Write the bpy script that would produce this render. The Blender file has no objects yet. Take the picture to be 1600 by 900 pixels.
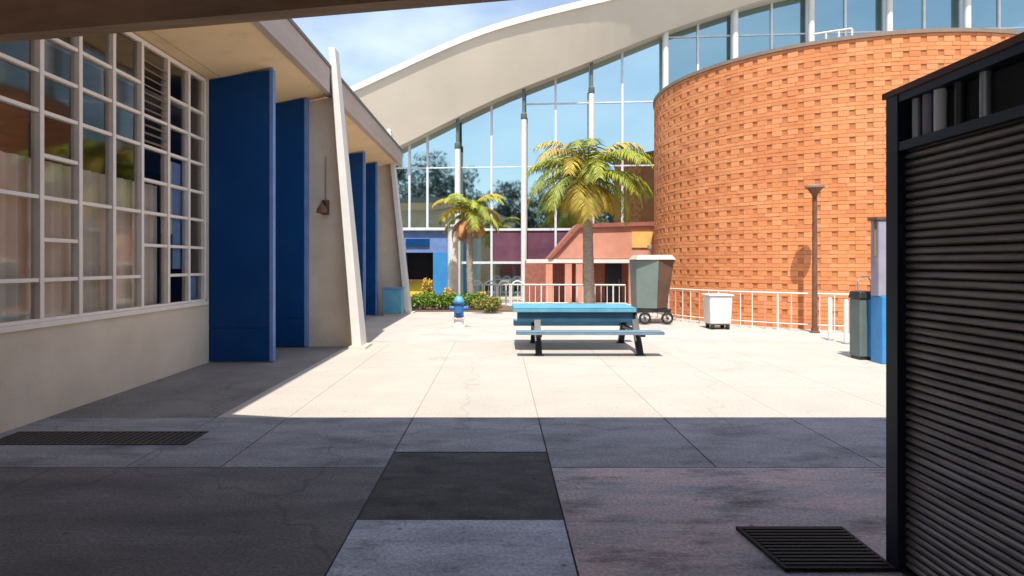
import bpy, math, random
from mathutils import Vector, noise as mnoise
random.seed(7)
sc = bpy.context.scene
col = sc.collection
# ------------------------------------------------------------------ camera
CH = 1.575
F = 1000.0; VX = 780.0; VY = 412.0          # picture units of a 1600 x 900 frame
cd = bpy.data.cameras.new('camera'); cam = bpy.data.objects.new('camera', cd); col.objects.link(cam)
cam.location = (0, 0, CH); cam.rotation_euler = (math.radians(90), 0, 0)
cd.sensor_width = 36; cd.lens = 36 * F / 1600
cd.shift_x = (800 - VX) / 1600; cd.shift_y = -(450 - VY) / 1600
cd.clip_start = 0.05; cd.clip_end = 1000
sc.camera = cam
# ------------------------------------------------------------------ sky and sun
TO_SUN = Vector((-0.065, -0.52, 1.0)).normalized()
w = bpy.data.worlds.new('World'); sc.world = w; w.use_nodes = True
nt = w.node_tree; N = nt.nodes; L = nt.links
bg = N['Background']
sky = N.new('ShaderNodeTexSky'); sky.sky_type = 'NISHITA'; sky.sun_disc = False
sky.sun_elevation = math.asin(TO_SUN.z); sky.sun_rotation = math.atan2(TO_SUN.x, TO_SUN.y) % (2 * math.pi)
sky.air_density = 1.0; sky.dust_density = 1.0; sky.ozone_density = 1.6
tc = N.new('ShaderNodeTexCoord'); mp = N.new('ShaderNodeMapping'); mp.inputs['Scale'].default_value = (1, 1, 2.6)
nz = N.new('ShaderNodeTexNoise'); nz.inputs['Scale'].default_value = 3.2; nz.inputs['Detail'].default_value = 7; nz.inputs['Roughness'].default_value = 0.55
cr = N.new('ShaderNodeValToRGB'); cr.color_ramp.elements[0].position = 0.42; cr.color_ramp.elements[1].position = 0.75
cr.color_ramp.elements[0].color = (0.12, 0.12, 0.12, 1); cr.color_ramp.elements[1].color = (0.42, 0.42, 0.42, 1)
mx = N.new('ShaderNodeMix'); mx.data_type = 'RGBA'; mx.inputs[7].default_value = (8.2, 8.9, 9.8, 1)
L.new(tc.outputs['Generated'], mp.inputs[0]); L.new(mp.outputs[0], nz.inputs['Vector']); L.new(nz.outputs['Fac'], cr.inputs[0])
L.new(cr.outputs[0], mx.inputs[0]); L.new(sky.outputs[0], mx.inputs[6]); L.new(mx.outputs[2], bg.inputs[0])
bg.inputs[1].default_value = 0.12
sd = bpy.data.lights.new('sun', 'SUN'); sd.energy = 3.8; sd.angle = math.radians(0.53); sd.color = (1.0, 0.95, 0.86)
sun = bpy.data.objects.new('sun', sd); col.objects.link(sun)
sun.rotation_euler = (-TO_SUN).to_track_quat('-Z', 'Y').to_euler(); sun.location = (0, 0, 40)
sc.view_settings.view_transform = 'Standard'; sc.view_settings.look = 'None'
sc.view_settings.exposure = 0.74
sc.cycles.max_bounces = 7; sc.cycles.diffuse_bounces = 4; sc.cycles.glossy_bounces = 3; sc.cycles.transparent_max_bounces = 8; sc.view_settings.gamma = 1

# ------------------------------------------------------------------ materials
def mat(name, c, c2=None, rough=0.7, scale=3.0, bump=0.0, bscale=60.0, metal=0.0, spec=0.5, detail=6, stretch=None, lo=0.35, hi=0.65, dirt=None, objrand=0.0, wear=0.0):
    m = bpy.data.materials.new(name); m.use_nodes = True
    t = m.node_tree; n = t.nodes; l = t.links; b = n['Principled BSDF']
    b.inputs['Roughness'].default_value = rough; b.inputs['Metallic'].default_value = metal
    b.inputs['Specular IOR Level'].default_value = spec
    g = n.new('ShaderNodeNewGeometry')
    mpn = n.new('ShaderNodeMapping'); l.new(g.outputs['Position'], mpn.inputs[0])
    if stretch: mpn.inputs['Scale'].default_value = stretch
    if c2 is None: c2 = tuple(x * 0.82 for x in c)
    no = n.new('ShaderNodeTexNoise'); no.inputs['Scale'].default_value = scale; no.inputs['Detail'].default_value = detail; no.inputs['Roughness'].default_value = 0.62
    l.new(mpn.outputs[0], no.inputs['Vector'])
    r = n.new('ShaderNodeValToRGB'); r.color_ramp.elements[0].position = lo; r.color_ramp.elements[1].position = hi
    r.color_ramp.elements[0].color = (*c2, 1); r.color_ramp.elements[1].color = (*c, 1)
    l.new(no.outputs['Fac'], r.inputs[0]); out = r.outputs[0]
    if dirt:                                   # (colour, scale, lo, hi, amount)
        n2 = n.new('ShaderNodeTexNoise'); n2.inputs['Scale'].default_value = dirt[1]; n2.inputs['Detail'].default_value = 8; n2.inputs['Roughness'].default_value = 0.68
        l.new(mpn.outputs[0], n2.inputs['Vector'])
        mr = n.new('ShaderNodeMapRange'); mr.inputs[1].default_value = dirt[2]; mr.inputs[2].default_value = dirt[3]; mr.inputs[4].default_value = dirt[4]
        l.new(n2.outputs['Fac'], mr.inputs[0])
        mm = n.new('ShaderNodeMix'); mm.data_type = 'RGBA'; mm.inputs[7].default_value = (*dirt[0], 1)
        l.new(mr.outputs[0], mm.inputs[0]); l.new(out, mm.inputs[6]); out = mm.outputs[2]
    if wear:                                   # grit, gum spots and hairline cracks
        nf_ = n.new('ShaderNodeTexNoise'); nf_.inputs['Scale'].default_value = 45; nf_.inputs['Detail'].default_value = 4
        l.new(g.outputs['Position'], nf_.inputs['Vector'])
        mv = n.new('ShaderNodeMapRange'); mv.inputs[1].default_value = .3; mv.inputs[2].default_value = .7; mv.inputs[3].default_value = 1 - .35 * wear; mv.inputs[4].default_value = 1 + .25 * wear
        l.new(nf_.outputs['Fac'], mv.inputs[0])
        vo = n.new('ShaderNodeTexVoronoi'); vo.inputs['Scale'].default_value = 3.3; l.new(g.outputs['Position'], vo.inputs['Vector'])
        sp = n.new('ShaderNodeMapRange'); sp.inputs[1].default_value = .045; sp.inputs[2].default_value = .07; sp.inputs[3].default_value = 1 - .55 * wear; sp.inputs[4].default_value = 1
        l.new(vo.outputs['Distance'], sp.inputs[0])
        wn = n.new('ShaderNodeTexNoise'); wn.inputs['Scale'].default_value = 1.6; wn.inputs['Detail'].default_value = 6; l.new(g.outputs['Position'], wn.inputs['Vector'])
        av = n.new('ShaderNodeVectorMath'); av.operation = 'MULTIPLY_ADD'; av.inputs[1].default_value = (.9, .9, .9); l.new(wn.outputs['Color'], av.inputs[0]); l.new(g.outputs['Position'], av.inputs[2])
        ve = n.new('ShaderNodeTexVoronoi'); ve.feature = 'DISTANCE_TO_EDGE'; ve.inputs['Scale'].default_value = .27; l.new(av.outputs[0], ve.inputs['Vector'])
        ck = n.new('ShaderNodeMapRange'); ck.inputs[1].default_value = .002; ck.inputs[2].default_value = .006; ck.inputs[3].default_value = 1 - .26 * wear; ck.inputs[4].default_value = 1
        l.new(ve.outputs['Distance'], ck.inputs[0])
        m1 = n.new('ShaderNodeMath'); m1.operation = 'MULTIPLY'; l.new(mv.outputs[0], m1.inputs[0]); l.new(sp.outputs[0], m1.inputs[1])
        m2 = n.new('ShaderNodeMath'); m2.operation = 'MULTIPLY'; l.new(m1.outputs[0], m2.inputs[0]); l.new(ck.outputs[0], m2.inputs[1])
        hw_ = n.new('ShaderNodeHueSaturation'); l.new(m2.outputs[0], hw_.inputs['Value']); l.new(out, hw_.inputs['Color']); out = hw_.outputs[0]
    if objrand:
        oi = n.new('ShaderNodeObjectInfo'); mr = n.new('ShaderNodeMapRange'); mr.inputs[3].default_value = 1 - objrand; mr.inputs[4].default_value = 1 + objrand
        l.new(oi.outputs['Random'], mr.inputs[0])
        h = n.new('ShaderNodeHueSaturation'); l.new(mr.outputs[0], h.inputs['Value']); l.new(out, h.inputs['Color']); out = h.outputs[0]
    l.new(out, b.inputs['Base Color'])
    if bump:
        n3 = n.new('ShaderNodeTexNoise'); n3.inputs['Scale'].default_value = bscale; n3.inputs['Detail'].default_value = 5
        l.new(mpn.outputs[0], n3.inputs['Vector'])
        bp = n.new('ShaderNodeBump'); bp.inputs['Strength'].default_value = bump; bp.inputs['Distance'].default_value = 0.02
        l.new(n3.outputs['Fac'], bp.inputs['Height']); l.new(bp.outputs[0], b.inputs['Normal'])
    return m

def glass(name, refl, tint, fac, rough=0.015):
    m = bpy.data.materials.new(name); m.use_nodes = True
    t = m.node_tree; n = t.nodes; l = t.links
    n.remove(n['Principled BSDF'])
    gl = n.new('ShaderNodeBsdfGlossy'); gl.inputs['Color'].default_value = (*refl, 1); gl.inputs['Roughness'].default_value = rough
    tr = n.new('ShaderNodeBsdfTransparent'); tr.inputs['Color'].default_value = (*tint, 1)
    lw = n.new('ShaderNodeLayerWeight'); lw.inputs['Blend'].default_value = 0.35
    mr = n.new('ShaderNodeMapRange'); mr.inputs[3].default_value = fac; mr.inputs[4].default_value = 0.95
    l.new(lw.outputs['Fresnel'], mr.inputs[0])
    ms = n.new('ShaderNodeMixShader'); l.new(mr.outputs[0], ms.inputs[0]); l.new(tr.outputs[0], ms.inputs[1]); l.new(gl.outputs[0], ms.inputs[2])
    no = n.new('ShaderNodeTexNoise'); no.inputs['Scale'].default_value = 0.8; no.inputs['Detail'].default_value = 1
    g = n.new('ShaderNodeNewGeometry'); l.new(g.outputs['Position'], no.inputs['Vector'])
    bp = n.new('ShaderNodeBump'); bp.inputs['Strength'].default_value = 0.06; bp.inputs['Distance'].default_value = 0.05
    l.new(no.outputs['Fac'], bp.inputs['Height']); l.new(bp.outputs[0], gl.inputs['Normal'])
    l.new(ms.outputs[0], n['Material Output'].inputs['Surface'])
    return m

M = {}
M['paving']   = mat('paving concrete', (.52,.485,.44), (.43,.40,.365), .85, 0.9, .35, 90, dirt=((.25,.235,.22), 1.7, .60, .74, .45), wear=0.5)
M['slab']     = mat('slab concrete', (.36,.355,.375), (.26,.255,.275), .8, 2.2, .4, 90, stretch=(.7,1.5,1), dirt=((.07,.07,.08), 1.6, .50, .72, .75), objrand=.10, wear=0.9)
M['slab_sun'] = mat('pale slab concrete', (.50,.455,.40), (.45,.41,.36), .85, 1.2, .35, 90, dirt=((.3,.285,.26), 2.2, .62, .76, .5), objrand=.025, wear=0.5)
M['slab_shade']= mat('shaded walkway concrete', (.27,.25,.235), (.20,.185,.175), .85, 1.2, .35, 90, dirt=((.12,.11,.105), 2.2, .52, .74, .6), objrand=.06, wear=0.9)
M['slab_pink']= mat('pinkish slab concrete', (.66,.50,.49), (.40,.38,.41), .8, 1.5, .4, 90, stretch=(.7,1.6,1), lo=.38, hi=.60, dirt=((.06,.055,.06), 2.1, .50, .68, .85), wear=0.9)
M['slab_pale']= mat('pale blue slab concrete', (.66,.69,.78), (.44,.46,.53), .8, 2.4, .4, 90, stretch=(1,2.2,1), dirt=((.09,.09,.10), 3.1, .56, .72, .7), wear=0.9)
M['slab_dark']= mat('dark asphalt patch', (.11,.105,.11), (.05,.048,.053), .8, 3.0, .6, 120, stretch=(1,2,1), dirt=((.3,.3,.33), 5, .66, .74, .5), wear=0.9)
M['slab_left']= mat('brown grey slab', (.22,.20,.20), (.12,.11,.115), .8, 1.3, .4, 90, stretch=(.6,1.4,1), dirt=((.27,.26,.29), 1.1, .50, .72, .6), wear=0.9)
M['joint']    = mat('joint dirt', (.06,.055,.05), rough=.95)
M['stucco']   = mat('stucco', (.76,.63,.49), (.67,.55,.42), .9, 1.6, .5, 140, dirt=((.33,.28,.23), 1.3, .58, .8, .4))
M['soffit']   = mat('soffit plaster', (.84,.62,.37), (.78,.56,.32), .9, 1.2, .2, 90, dirt=((.42,.31,.19), 1.8, .55, .8, .5))
M['fascia']   = mat('fascia paint', (.50,.41,.36), (.42,.34,.29), .8, 1.5, .15, 60, stretch=(1,.3,2))
M['cap']      = mat('roof edge metal', (.17,.17,.17), rough=.6)
M['roofing']  = mat('roof felt', (.3,.3,.3), rough=.9)
M['blue']     = mat('blue paint', (.0006,.052,.195), (.0005,.043,.165), .5, 1.1, .08, 30, spec=.2, dirt=((.012,.065,.19), 1.6, .52, .8, .5))
M['blue_edge']= mat('pale blue lit edge paint', (.17,.27,.55), (.12,.21,.46), .6, 3)
M['white']    = mat('white paint', (.74,.71,.66), (.66,.63,.58), .6, 3, .05, 40)
M['whitem']   = mat('white metal', (.70,.72,.74), (.60,.62,.66), .45, 3)
M['frame']    = mat('window frame paint', (.86,.76,.67), (.80,.70,.61), .7, 5, .1, 60)
M['curtain']  = mat('curtain cloth', (.86,.78,.69), (.76,.68,.60), .95, 3, .1, 40)
M['pale_sheen']    = mat('white sky reflection', (.75,.74,.70), rough=.9)
M['blue_sheen'] = mat('pale blue reflection', (.28,.45,.75), (.2,.36,.66), .5, 5)
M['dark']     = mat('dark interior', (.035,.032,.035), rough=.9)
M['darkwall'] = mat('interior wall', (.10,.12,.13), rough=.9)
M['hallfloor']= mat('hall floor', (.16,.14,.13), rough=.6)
M['concrete'] = mat('shell concrete', (.68,.59,.47), (.63,.545,.43), .9, .5, .15, 20, dirt=((.46,.41,.33), .35, .5, .8, .35))
M['rim']      = mat('roof rim white', (.82,.80,.76), rough=.7)
M['brick']    = mat('orange brick', (.78,.30,.115), (.68,.235,.085), .9, 1.3, .5, 200, objrand=.05, dirt=((.80,.36,.17), .5, .45, .7, .6))
M['brick_dark'] = mat('darker orange brick', (.74,.270,.100), (.65,.225,.08), .9, 1.3, .5, 200)
M['brick_pale'] = mat('paler orange brick', (.82,.335,.138), (.73,.275,.108), .9, 1.3, .5, 200)
M['brick_brown'] = mat('brownish brick', (.68,.25,.10), (.60,.21,.08), .9, 1.3, .5, 200)
M['mortar']   = mat('brick mortar', (.66,.28,.125), (.58,.23,.10), .95, 2)
M['recess']   = mat('recess masonry', (.55,.20,.075), rough=.95)
M['coping']   = mat('coping metal', (.26,.19,.14), rough=.6)
M['purple']   = mat('brown purple paint', (.45,.22,.27), (.37,.18,.22), .8, 1)
M['beam']     = mat('brown timber', (.40,.26,.16), (.26,.16,.10), .8, 2, .3, 40, stretch=(.3,3,3))
M['under']    = mat('canopy underside', (.40,.36,.33), rough=.9)
M['salmon']   = mat('salmon stucco', (.66,.31,.22), (.56,.25,.17), .85, 1.5, .2, 60, dirt=((.42,.2,.15), 1.1, .5, .75, .6))
M['redbrick'] = mat('red brown brick', (.36,.13,.09), (.24,.09,.07), .9, 6)
M['teal']     = mat('teal coated steel', (.13,.37,.48), (.085,.30,.42), .5, 4, .1, 60, spec=.5)
M['tealdark'] = mat('deep blue coated steel', (.022,.095,.155), (.016,.07,.12), .5, 4)
M['benchsteel'] = mat('blue grey bench steel', (.17,.26,.33), (.12,.20,.27), .5, 6)
M['steel']    = mat('galvanised steel', (.42,.44,.46), (.34,.36,.38), .45, 6, metal=.6)
M['blacksteel']=mat('black steel', (.03,.03,.032), (.018,.018,.02), .45, 5)
M['navy']     = mat('navy black steel', (.008,.014,.035), (.005,.009,.02), .5, 4)
M['slat']     = mat('shutter slat metal', (.30,.255,.235), (.17,.14,.13), .42, 7, .1, 60, metal=.5, stretch=(1,.4,4))
M['rubber']   = mat('black rubber', (.02,.019,.02), (.012,.012,.012), .75, 8, .4, 150)
M['bin']      = mat('grey green plastic', (.13,.17,.155), (.10,.135,.125), .55, 3)
M['hydrant']  = mat('hydrant blue paint', (.035,.14,.36), (.03,.11,.29), .5, 6)
M['binblue']  = mat('blue plastic', (.045,.27,.60), (.035,.22,.52), .45, 3)
M['lilac']    = mat('lilac grey paint', (.35,.33,.40), (.27,.25,.31), .7, 2)
M['rust']     = mat('rust brown metal', (.19,.085,.05), (.12,.05,.03), .7, 8)
M['green']    = mat('grey green cover', (.17,.21,.19), (.13,.165,.15), .7, 2)
M['cream']    = mat('cream cover', (.62,.53,.43), (.5,.42,.34), .8, 4)
M['shade_brown']  = mat('shaded brown cover', (.13,.065,.035), (.09,.045,.025), .8, 2)
M['bark']     = mat('palm trunk', (.44,.37,.29), (.27,.21,.16), .95, 8, .6, 40, stretch=(1,1,4))
M['frond']    = mat('palm frond', (.38,.39,.05), (.19,.24,.035), .6, 3, spec=.3)
M['frond2']   = mat('yellowing frond', (.50,.36,.045), (.36,.27,.035), .7, 3)
M['dry']      = mat('dry frond', (.62,.33,.12), (.42,.2,.08), .85, 3)
M['leaf']     = mat('hedge leaf', (.16,.26,.02), (.08,.15,.015), .6, 5)
M['leaf2']    = mat('olive leaf', (.26,.25,.04), (.14,.14,.02), .65, 5)
M['gold']     = mat('yellow flower', (.75,.50,.06), (.6,.4,.05), .7, 5)
M['treeleaf'] = mat('tree leaf', (.03,.07,.05), (.018,.045,.035), .6, 2)
M['soil']     = mat('planting soil', (.16,.10,.07), rough=.95)
M['gglass']   = glass('hall glass', (.66,.84,.84), (.14,.23,.25), .70, .03)
M['gglass_deep'] = glass('clerestory glass', (.42,.60,.62), (.12,.22,.26), .62, .03)
M['canopy_reflection'] = mat('purple brown canopy reflection', (.17,.075,.105), (.12,.05,.08), .12, 1.5)
M['wglass']   = glass('window glass', (.75,.72,.70), (.90,.88,.86), .11, .05)
M['yellow']   = mat('yellow paint', (.70,.55,.06), rough=.6)
M['hose']     = mat('orange sign', (.8,.5,.15), rough=.6)

# ------------------------------------------------------------------ builders
def wl(o):
    v = Vector((0, 0, 0))
    while o is not None:
        v += o.location; o = o.parent
    return v

class MB:
    def __init__(s): s.v = []; s.f = []; s.mi = []; s.cur = 0
    def face(s, pts):
        n = len(s.v); s.v += [tuple(p) for p in pts]; s.f.append(tuple(range(n, n + len(pts)))); s.mi.append(s.cur)
    def hexa(s, a, b):                      # two quads (bottom, top), matching order
        n = len(s.v); s.v += [tuple(p) for p in a] + [tuple(p) for p in b]
        for q in ((3,2,1,0),(4,5,6,7),(0,1,5,4),(1,2,6,5),(2,3,7,6),(3,0,4,7)):
            s.f.append(tuple(n + i for i in q)); s.mi.append(s.cur)
        return s
    def box(s, x0, x1, y0, y1, z0, z1):
        return s.hexa([(x0,y0,z0),(x1,y0,z0),(x1,y1,z0),(x0,y1,z0)], [(x0,y0,z1),(x1,y0,z1),(x1,y1,z1),(x0,y1,z1)])
    def prism(s, pts, d):                   # polygon + extrusion vector
        d = Vector(d); n = len(pts); k = len(s.v)
        s.v += [tuple(p) for p in pts] + [tuple(Vector(p) + d) for p in pts]
        s.f.append(tuple(range(k + n - 1, k - 1, -1))); s.f.append(tuple(range(k + n, k + 2 * n)))
        for i in range(n): s.f.append((k + i, k + (i + 1) % n, k + n + (i + 1) % n, k + n + i))
        s.mi += [s.cur] * (n + 2)
        return s
    def tube(s, pts, rad, n=10, cap=True):
        pts = [Vector(p) for p in pts]; k = len(s.v)
        R = rad if isinstance(rad, (list, tuple)) else [rad] * len(pts)
        for i, p in enumerate(pts):
            a = pts[max(i - 1, 0)]; b = pts[min(i + 1, len(pts) - 1)]; t = (b - a).normalized()
            u = t.cross(Vector((0, 0, 1))) if abs(t.z) < .95 else t.cross(Vector((0, 1, 0)))
            u.normalize(); q = t.cross(u)
            for j in range(n):
                an = 2 * math.pi * j / n; s.v.append(tuple(p + (u * math.cos(an) + q * math.sin(an)) * R[i]))
        for i in range(len(pts) - 1):
            for j in range(n):
                s.f.append((k + i*n + j, k + i*n + (j+1) % n, k + (i+1)*n + (j+1) % n, k + (i+1)*n + j)); s.mi.append(s.cur)
        if cap:
            s.f.append(tuple(k + j for j in range(n - 1, -1, -1))); s.f.append(tuple(k + (len(pts)-1)*n + j for j in range(n))); s.mi += [s.cur]*2
        return s
    def lathe(s, x, y, prof, n=20):
        return s.tube([(x, y, z) for r, z in prof], [max(r, .0005) for r, z in prof], n)
    def build(s, name, m, parent=None, smooth=False, bevel=0):
        me = bpy.data.meshes.new(name)
        o = wl(parent) if parent is not None else Vector((0, 0, 0))
        me.from_pydata([(a - o.x, b - o.y, c - o.z) for a, b, c in s.v], [], s.f)
        for x in (m if isinstance(m, list) else [m]): me.materials.append(M[x])
        if isinstance(m, list): me.polygons.foreach_set('material_index', s.mi)
        if smooth:
            me.polygons.foreach_set('use_smooth', [True] * len(me.polygons))
            try: me.set_sharp_from_angle(angle=math.radians(40))
            except Exception: pass
        me.update()
        ob = bpy.data.objects.new(name, me); col.objects.link(ob); ob.parent = parent
        if bevel:
            b = ob.modifiers.new('bevel', 'BEVEL'); b.width = bevel; b.segments = 2; b.limit_method = 'ANGLE'
        return ob

def tag(o, label=None, cat=None, group=None, kind=None):
    if label: o['label'] = label
    if cat: o['category'] = cat
    if group: o['group'] = group
    if kind: o['kind'] = kind
    return o
def thing(name, loc, label, cat, group=None):
    o = bpy.data.objects.new(name, None); o.location = loc; o.empty_display_size = .2; col.objects.link(o)
    return tag(o, label, cat, group)
def inst(name, src, loc, parent=None, rot=None):
    o = bpy.data.objects.new(name, src.data); o.location = loc; o.parent = parent; col.objects.link(o)
    if rot: o.rotation_euler = rot
    return o
def copy_tree(o, parent=None):
    c = o.copy(); col.objects.link(c); c.parent = parent
    for ch in list(o.children): copy_tree(ch, c)
    return c
def interp(pts, x):
    for (a, b), (c, d) in zip(pts, pts[1:]):
        if x <= c: return b + (d - b) * (x - a) / (c - a)
    return pts[-1][1]
def at(px, py, Y): return Vector(((px - VX) * Y / F, Y, CH - (py - VY) * Y / F))

# ------------------------------------------------------------------ ground
g = MB(); g.box(-320, 320, -160, 420, -1.0, -.012)
ground = tag(g.build('ground', 'joint'), kind='structure')
p = MB()
p.box(-60, 60, 12.9, 120, -.011, -.0002); p.box(-60, -7.3, -60, 12.892, -.011, -.0002); p.box(9.4, 60, -60, 12.892, -.011, -.0002); p.box(-7.29, 9.39, -60, .9, -.011, -.0002)
plaza = tag(p.build('plaza_paving', 'paving'), kind='structure')
# slabs as separate pieces of the pavement
xs = [-7.28, -6.0, -4.72, -2.90, -2.16, -.88, .40, 1.68, 2.96, 4.24, 5.52, 6.80, 8.08, 9.38]
paving = tag(MB().box(-7.285, 9.385, .905, 12.895, -.0118, -.0112).build('pavement', 'joint'), kind='structure')
def slab(x0, x1, y0, y1, m, gap=.006, drop=0):
    dz = random.uniform(-.0012, .0) - drop
    MB().box(x0 + gap, x1 - gap, y0 + gap, y1 - gap, -.0115, dz).build('slab', m, paving)
for y0, y1 in ((.91, 2.35), (2.35, 4.95)):
    slab(-7.28, -3.44, y0, y1, 'slab_left', .004); slab(-3.44, -.88, y0, y1, 'slab_left', .004)
    slab(.40, 4.24, y0, y1, 'slab_pink'); slab(4.24, 9.38, y0, y1, 'slab_pink')
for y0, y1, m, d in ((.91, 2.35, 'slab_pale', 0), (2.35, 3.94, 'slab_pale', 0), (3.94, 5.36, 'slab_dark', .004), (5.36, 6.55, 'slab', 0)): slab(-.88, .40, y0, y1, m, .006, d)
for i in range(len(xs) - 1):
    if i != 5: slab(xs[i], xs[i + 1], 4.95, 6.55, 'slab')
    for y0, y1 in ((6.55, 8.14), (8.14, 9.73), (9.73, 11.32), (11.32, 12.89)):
        slab(xs[i], xs[i + 1], y0, y1, 'slab_sun' if xs[i] > -3.0 else 'slab_shade', .002)  # slabs along the wall are darker: the eave's shade is in their colour

# ------------------------------------------------------------------ glass hall with the shell roof
GA, GB = 28.0, -.08                                   # glass plane  Y = GA + GB*(X+3.9)
def gY(X, off=0): return GA + GB * (X + 3.9) - off
def onglass(px, py, off=0):
    u = (px - VX) / F; Y = (GA + GB * 3.9 - off) / (1 - GB * u)
    return at(px, py, Y)
hall = thing('glass_hall', (5, 27, 0), 'tall glass hall behind the court under a sweeping pale concrete shell roof', 'building')
lo_px = [(250,405),(400,335),(500,288),(560,258),(625,228),(680,200),(760,160),(820,135),(900,105),(1035,50),(1100,28),(1190,0),(1300,-25),(1450,-50),(1600,-62),(1900,-66)]
hi_px = [(250,330),(400,218),(500,168),(550,145),(620,113),(685,82),(750,55),(820,34),(900,14),(960,0),(1100,-35),(1250,-62),(1450,-85),(1600,-97),(1900,-102)]
LO = [(onglass(a, b, .75)) for a, b in lo_px]; HI = [(onglass(a, b, 1.55)) for a, b in hi_px]
LOx = [(p.x, p.z) for p in LO]; HIx = [(p.x, p.z) for p in HI]
def smooth_interp(pts, x, r=.9):
    return sum(interp(pts, x + d * r) for d in (-1, -.5, 0, .5, 1)) / 5
x0s = -14.0; x1s = 26.0; nseg = 64
fa = MB(); sf = MB(); rm = MB(); rf = MB()
prev = None
for k in range(nseg + 1):
    X = x0s + (x1s - x0s) * k / nseg
    zl = smooth_interp(LOx, X); zh = smooth_interp(HIx, X)
    zg = zl
    cur = dict(lo=(X, gY(X, .75), zl), hi=(X, gY(X, 1.55), zh), lg=(X, gY(X, -.12), zl + .002), r0=(X, gY(X, 1.63), zh), r1=(X, gY(X, 1.63), zh + .26), r2=(X, gY(X, 1.2), zh + .34), bk=(X, gY(X, -22), zh + 1.2), lb=(X, gY(X, -22), zl + .5))
    if prev:
        fa.face([prev['lo'], cur['lo'], cur['hi'], prev['hi']])
        sf.face([prev['lo'], prev['lg'], cur['lg'], cur['lo']])
        sf.face([prev['lg'], prev['lb'], cur['lb'], cur['lg']])
        rm.face([prev['hi'], cur['hi'], cur['r0'], prev['r0']]); rm.face([prev['r0'], cur['r0'], cur['r1'], prev['r1']]); rm.face([prev['r1'], cur['r1'], cur['r2'], prev['r2']])
        rf.face([prev['r2'], cur['r2'], cur['bk'], prev['bk']])
    prev = cur
ro = fa.build('roof', 'concrete', hall, smooth=True)
sf.build('soffit', 'concrete', ro); rm.build('rim', 'rim', ro); rf.build('roof_deck', 'rim', ro)
# hall interior
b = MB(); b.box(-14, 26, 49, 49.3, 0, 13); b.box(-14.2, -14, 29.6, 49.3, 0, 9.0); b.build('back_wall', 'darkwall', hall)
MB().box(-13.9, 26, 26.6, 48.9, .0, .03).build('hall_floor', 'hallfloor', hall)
# mullions and columns
thin = [640, 668, 768, 868, 972, 1090, 1205, 1320, 1443, 1560]
thick = [716, 818, 922, 1036, 1143, 1260, 1380, 1500, 1622]
mulx = sorted([(onglass(a, 400).x, False) for a in thin] + [(onglass(a, 400).x, True) for a in thick] + [(onglass(a, 400).x, False) for a in (590, 540, 490, 440)])
for X, tk in mulx:
    zt = smooth_interp(LOx, X) + .05
    wd = .045
    MB().box(X - wd, X + wd, gY(X, .07), gY(X, -.07), 0, zt).build('mullion', 'whitem', hall)
    if tk:
        zc = zt if X > 6 else zt - 1.35
        c = MB(); c.lathe(X, gY(X, .42), [(.17, 0), (.17, .02), (.125, .06), (.125, zc)], 16)
        cc = c.build('column', 'white', hall, smooth=True)
        if X <= 6:
            c = MB(); c.lathe(X, gY(X, .42), [(.09, zc - .05), (.13, zc), (.13, zc + .25), (.07, zc + .3), (.07, zt + .1)], 12)
            c.build('bracket', 'bin', cc, smooth=True)  # dark upper end: the soffit's shade on the column, built as a bracket
rows = [0.12, 1.62, 3.05, 5.75, 8.45, 11.15, 14]
xsm = [m_[0] for m_ in mulx]
xsm = [-13.5, -12, -10.6] + xsm
for a, b_ in zip(xsm, xsm[1:]):
    if b_ < -9.5: continue
    za, zb = smooth_interp(LOx, a), smooth_interp(LOx, b_)
    for r0, r1 in zip(rows, rows[1:]):
        if r0 > max(za, zb) - .02: continue
        pa, pb = min(r1, za), min(r1, zb)
        pa, pb = max(pa, r0), max(pb, r0)
        t1, t2, t3 = (random.uniform(-.006, .006) for _ in range(3))
        o = MB(); 
        P4 = [(a, gY(a) + t1, r0), (b_, gY(b_) + t2, r0), (b_, gY(b_) + t2 + t3, pb), (a, gY(a) + t1 + t3, pa)]
        if pa - r0 < .01: P4 = P4[:3]
        elif pb - r0 < .01: P4 = [P4[0], P4[1], P4[3]]
        o.face(P4); o.build('reflection_panel', 'canopy_reflection', hall) if (r0 == 1.62 and -1.6 < a < 3.4) else o.build('pane', 'gglass_deep' if a > 6.2 else 'gglass', hall)  # purple panels carry the canopy's reflection in their colour
        if r1 < max(za, zb):
            q = MB(); h = .05 if r1 in (1.62, 3.05) else .028
            q.hexa([(a + .05, gY(a, .045), r1 - h), (b_ - .05, gY(b_, .045), r1 - h), (b_ - .05, gY(b_, -.045), r1 - h), (a + .05, gY(a, -.045), r1 - h)],
                   [(a + .05, gY(a, .045), r1 + h), (b_ - .05, gY(b_, .045), r1 + h), (b_ - .05, gY(b_, -.045), r1 + h), (a + .05, gY(a, -.045), r1 + h)])
            if r1 < min(za, zb): q.build('transom', 'whitem', hall)
MB().hexa([(-13, gY(-13, .12), 0), (25, gY(25, .12), 0), (25, gY(25, -.12), 0), (-13, gY(-13, -.12), 0)],
          [(-13, gY(-13, .12), .13), (25, gY(25, .12), .13), (25, gY(25, -.12), .13), (-13, gY(-13, -.12), .13)]).build('base_kerb', 'concrete', hall)

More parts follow.
